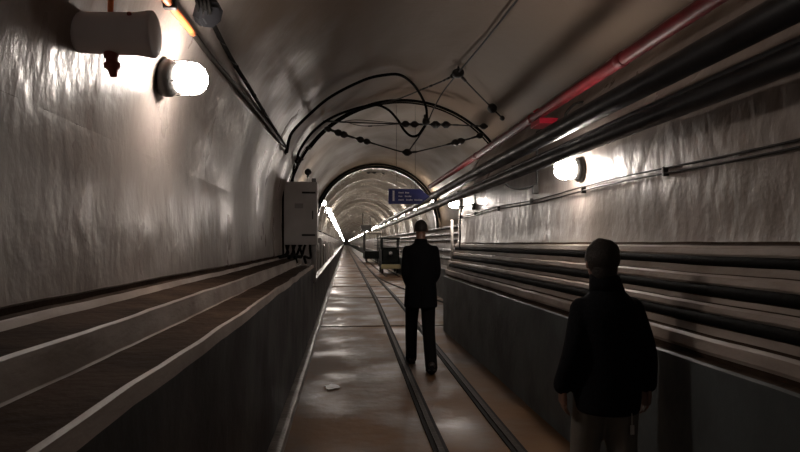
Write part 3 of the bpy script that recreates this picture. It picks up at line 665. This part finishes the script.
def shoe(par, heel, toe_dir, pitch, s=1.0):
    """heel: ankle bottom point; shoe mesh along toe_dir"""
    e = Vector(toe_dir).normalized(); q = Matrix.Translation(Vector(heel)) @ Matrix.Rotation(math.atan2(-e.x, e.y), 4, 'Z') @ Matrix.Rotation(pitch, 4, 'X')
    bm = bmesh.new()
    prof = [(-.062, .034, .035, .062), (-.05, .036, .04, .075), (0, .036, .045, .085), (.06, .040, .04, .075), (.12, .047, .03, .055), (.17, .045, .024, .046), (.205, .03, .02, .038), (.215, .012, .018, .03)]
    rows = []
    for y, hw, zc, h in prof:
        rows.append([bm.verts.new(q @ Vector((hw*s*math.cos(2*PI*k/14), y*s, max(.012, (h/2+.012) + h/2*math.sin(2*PI*k/14))*s))) for k in range(14)])
    for a, c in zip(rows, rows[1:]):
        for k in range(14): bm.faces.new((a[k], a[(k+1) % 14], c[(k+1) % 14], c[k]))
    bm.faces.new(list(reversed(rows[0]))); bm.faces.new(rows[-1])
    so = link('shoe', bm, M['shoe'], par)
    bm = bmesh.new(); rows = []
    for y, hw, zc, h in prof:
        rows.append([bm.verts.new(q @ Vector((x*s, y*s, z*s))) for x, z in ((-hw*1.04, 0), (hw*1.04, 0), (hw*1.04, .014), (-hw*1.04, .014))])
    for a, c in zip(rows, rows[1:]):
        for k in range(4): bm.faces.new((a[k], a[(k+1) % 4], c[(k+1) % 4], c[k]))
    bm.faces.new(list(reversed(rows[0]))); bm.faces.new(rows[-1]); link('sole', bm, M['sole'], so, smooth=False)

def person_man():
    """tall man in a long black coat, walking away, left foot forward, right heel lifting"""
    root = empty('person', (.905, 7.38, 0)); tag(root, 'person in a long black coat walking away between the rails, both hands in front', 'person')
    HC = (0, .02, 1.665)
    hipL, hipR = (-.085, .0, .93), (.085, .0, .93)
    kneeL, kneeR = (-.085, .26, .53), (.09, -.02, .50)
    ankL, ankR = (-.075, .40, .12), (.075, -.36, .14)
    bm = bmesh.new()
    stack(bm, smooth_rings([(.86, 0, 0, .13, .10), (.95, 0, 0, .165, .115), (1.08, 0, .0, .145, .10), (1.25, 0, .0, .15, .105), (1.36, 0, -.01, .15, .095), (1.43, 0, -.015, .125, .07), (1.48, 0, -.01, .06, .055)]))
    limb(bm, [(0, -.015, 1.46), (0, -.005, 1.53), (0, .0, 1.60)], [.062, .055, .056])
    head(bm, HC, 1.02)
    for h, k, a in ((hipL, kneeL, ankL), (hipR, kneeR, ankR)): limb(bm, [h, k, a], [.085, .056, .030])
    for h, t in ((ankL, (0, 1, 0)), (ankR, (0, 1, 0))): pass
    arms = []
    for s in (-1, 1):
        sh, el, wr_ = (s*.17, -.01, 1.425), (s*.185, -.03, 1.15), (s*.13, .14, .98)
        limb(bm, [(sh[0]*.88, sh[1], sh[2]-.03), el, wr_], [.040, .036, .027]); arms.append((sh, el, wr_))
        hand(bm, wr_, (-s*.5, .5, -.45), s, (-s*.3, -.9, -.2), 1.0, .7)
    body = link('body', bm, M['skin'], root); remesh(body, .0065, 3)
    eyes(root, HC, 1.02)
    # close cropped hair
    bm = bmesh.new(); ball(bm, Vector(HC) + Vector((0, -.016, .024)), (.0775, .094, .091), u=24, v=16)
    bmesh.ops.delete(bm, geom=[v for v in bm.verts if v.co.z < HC[2]-.03 or (v.co.y > HC[1]+.05)], context='VERTS'); link('hair', bm, M['hair'], root)
    # coat
    bm = bmesh.new()
    stack(bm, smooth_rings([(.735, 0, .01, .195, .175), (.76, 0, .01, .20, .18), (.95, 0, .0, .19, .155), (1.10, 0, -.005, .178, .14), (1.27, 0, -.01, .185, .14), (1.38, 0, -.015, .19, .13), (1.445, 0, -.02, .178, .10), (1.485, 0, -.02, .11, .085), (1.51, 0, -.015, .075, .07)]))
    for s, (sh, el, wr_) in zip((-1, 1), arms):
        limb(bm, [(sh[0]*.96, sh[1], sh[2]-.01), el, Vector(wr_) + Vector((s*.005, -.01, .02))], [.058, .054, .046])
    c = link('coat', bm, M['coat'], root); remesh(c, .011, 4)
    bm = bmesh.new(); stack(bm, [(1.47, 0, -.015, .095, .085), (1.50, 0, -.012, .085, .082), (1.545, 0, -.01, .074, .075), (1.55, 0, -.01, .062, .063)]); cc = link('collar', bm, M['coat'], c)
    bm = bmesh.new(); box(bm, (-.003, -.186, .74), (.003, -.150, .98)); link('vent', bm, M['trouser'], c, smooth=False)
    # trousers
    bm = bmesh.new()
    stack(bm, smooth_rings([(.86, 0, 0, .15, .12), (.93, 0, 0, .172, .13), (1.03, 0, 0, .155, .115)]))
    for h, k, a in ((hipL, kneeL, ankL), (hipR, kneeR, ankR)):
        limb(bm, [h, k, Vector(a) + Vector((0, -.01, -.06))], [.100, .078, .070])
    t = link('trousers', bm, M['trouser'], root); remesh(t, .011, 4)
    shoe(root, (ankL[0], ankL[1]-.01, .002), (-.08, 1, 0), 0.0, 1.12)
    shoe(root, (ankR[0], ankR[1]-.005, .050), (.05, 1, 0), -.21, 1.12)
person_man()

def person_near():
    """shorter person close to the right wall in a dark hip length jacket, arms slightly away from the body"""
    root = empty('person', (1.35, 3.12, 0)); tag(root, 'person in a dark jacket and grey trousers close to the right wall', 'person')
    HC = (-.02, .01, 1.405)
    bm = bmesh.new()
    stack(bm, smooth_rings([(.68, 0, 0, .12, .10), (.76, 0, 0, .155, .115), (.90, 0, 0, .14, .10), (1.05, 0, 0, .14, .10), (1.13, 0, -.01, .13, .09), (1.19, 0, -.015, .10, .065), (1.24, 0, -.01, .055, .05)]))
    limb(bm, [(0, -.015, 1.23), (-.01, -.005, 1.29), (-.018, .0, 1.34)], [.058, .05, .052])
    head(bm, HC, 1.0)
    hipL, hipR = (-.078, 0, .74), (.078, 0, .74)
    legs = [((-.078, 0, .74), (-.085, .09, .41), (-.085, .10, .10)), ((.078, 0, .74), (.08, -.0, .40), (.08, -.17, .11))]
    for h, k, a in legs: limb(bm, [h, k, a], [.080, .052, .034])
    arms = []
    for s in (-1, 1):
        sh, el, wr_ = (s*.145, -.01, 1.175), (s*.19, -.04, .95), (s*.228, .02, .745)
        limb(bm, [(sh[0]*.88, sh[1], sh[2]-.03), el, wr_], [.038, .034, .026]); arms.append((sh, el, wr_))
        hand(bm, wr_, (-s*.05, .12, -1), s, (-s, 0, 0), .92, .55)
    body = link('body', bm, M['skin'], root); remesh(body, .0062, 3)
    eyes(root, HC, 1.0)
    # hair, full and slightly tousled, reaching the nape
    bm = bmesh.new(); ball(bm, Vector(HC) + Vector((0, -.018, .022)), (.086, .102, .099), u=32, v=22)
    ball(bm, Vector(HC) + Vector((0, -.045, -.04)), (.066, .058, .075), u=20, v=14)
    bmesh.ops.delete(bm, geom=[v for v in bm.verts if v.co.y > HC[1]+.055 and v.co.z < HC[2]+.05], context='VERTS')
    for v in bm.verts: v.co += noise.noise_vector(v.co*28)*.006
    link('hair', bm, M['hair'], root)
    # jacket
    bm = bmesh.new()
    stack(bm, smooth_rings([(.635, 0, 0, .155, .14), (.66, 0, 0, .165, .15), (.76, 0, 0, .175, .15), (.92, 0, -.005, .170, .14), (1.06, 0, -.01, .168, .135), (1.15, 0, -.015, .168, .125), (1.205, 0, -.02, .14, .10), (1.245, 0, -.02, .095, .08), (1.29, -.005, -.015, .078, .07)]))
    for s, (sh, el, wr_) in zip((-1, 1), arms):
        limb(bm, [(sh[0]*.93, sh[1], sh[2]-.012), el, Vector(wr_) + Vector((0, 0, .02))], [.060, .056, .050])
    c = link('jacket', bm, M['jacket'], root); remesh(c, .011, 4)
    bm = bmesh.new(); stack(bm, [(1.25, 0, -.015, .092, .082), (1.29, -.006, -.012, .083, .08), (1.335, -.012, -.008, .074, .075), (1.34, -.012, -.008, .06, .06)]); link('collar', bm, M['jacket'], c)
    bm = bmesh.new(); stack(bm, smooth_rings([(.66, 0, 0, .135, .115), (.74, 0, 0, .158, .125), (.84, 0, 0, .14, .11)]))
    for h, k, a in legs: limb(bm, [h, k, Vector(a) + Vector((0, 0, -.05))], [.094, .076, .068])
    t = link('trousers', bm, M['khaki'], root); remesh(t, .011, 4)
    shoe(root, (-.085, .09, .002), (-.1, 1, 0), 0, 1.0)
    shoe(root, (.08, -.175, .045), (.08, 1, 0), -.20, 1.0)
    bm = bmesh.new(); box(bm, (.055, -.148, .555), (.075, -.144, .60)); box(bm, (.062, -.147, .60), (.066, -.145, .66)); link('label_tag', bm, M['paper'], root, smooth=False)
person_near()
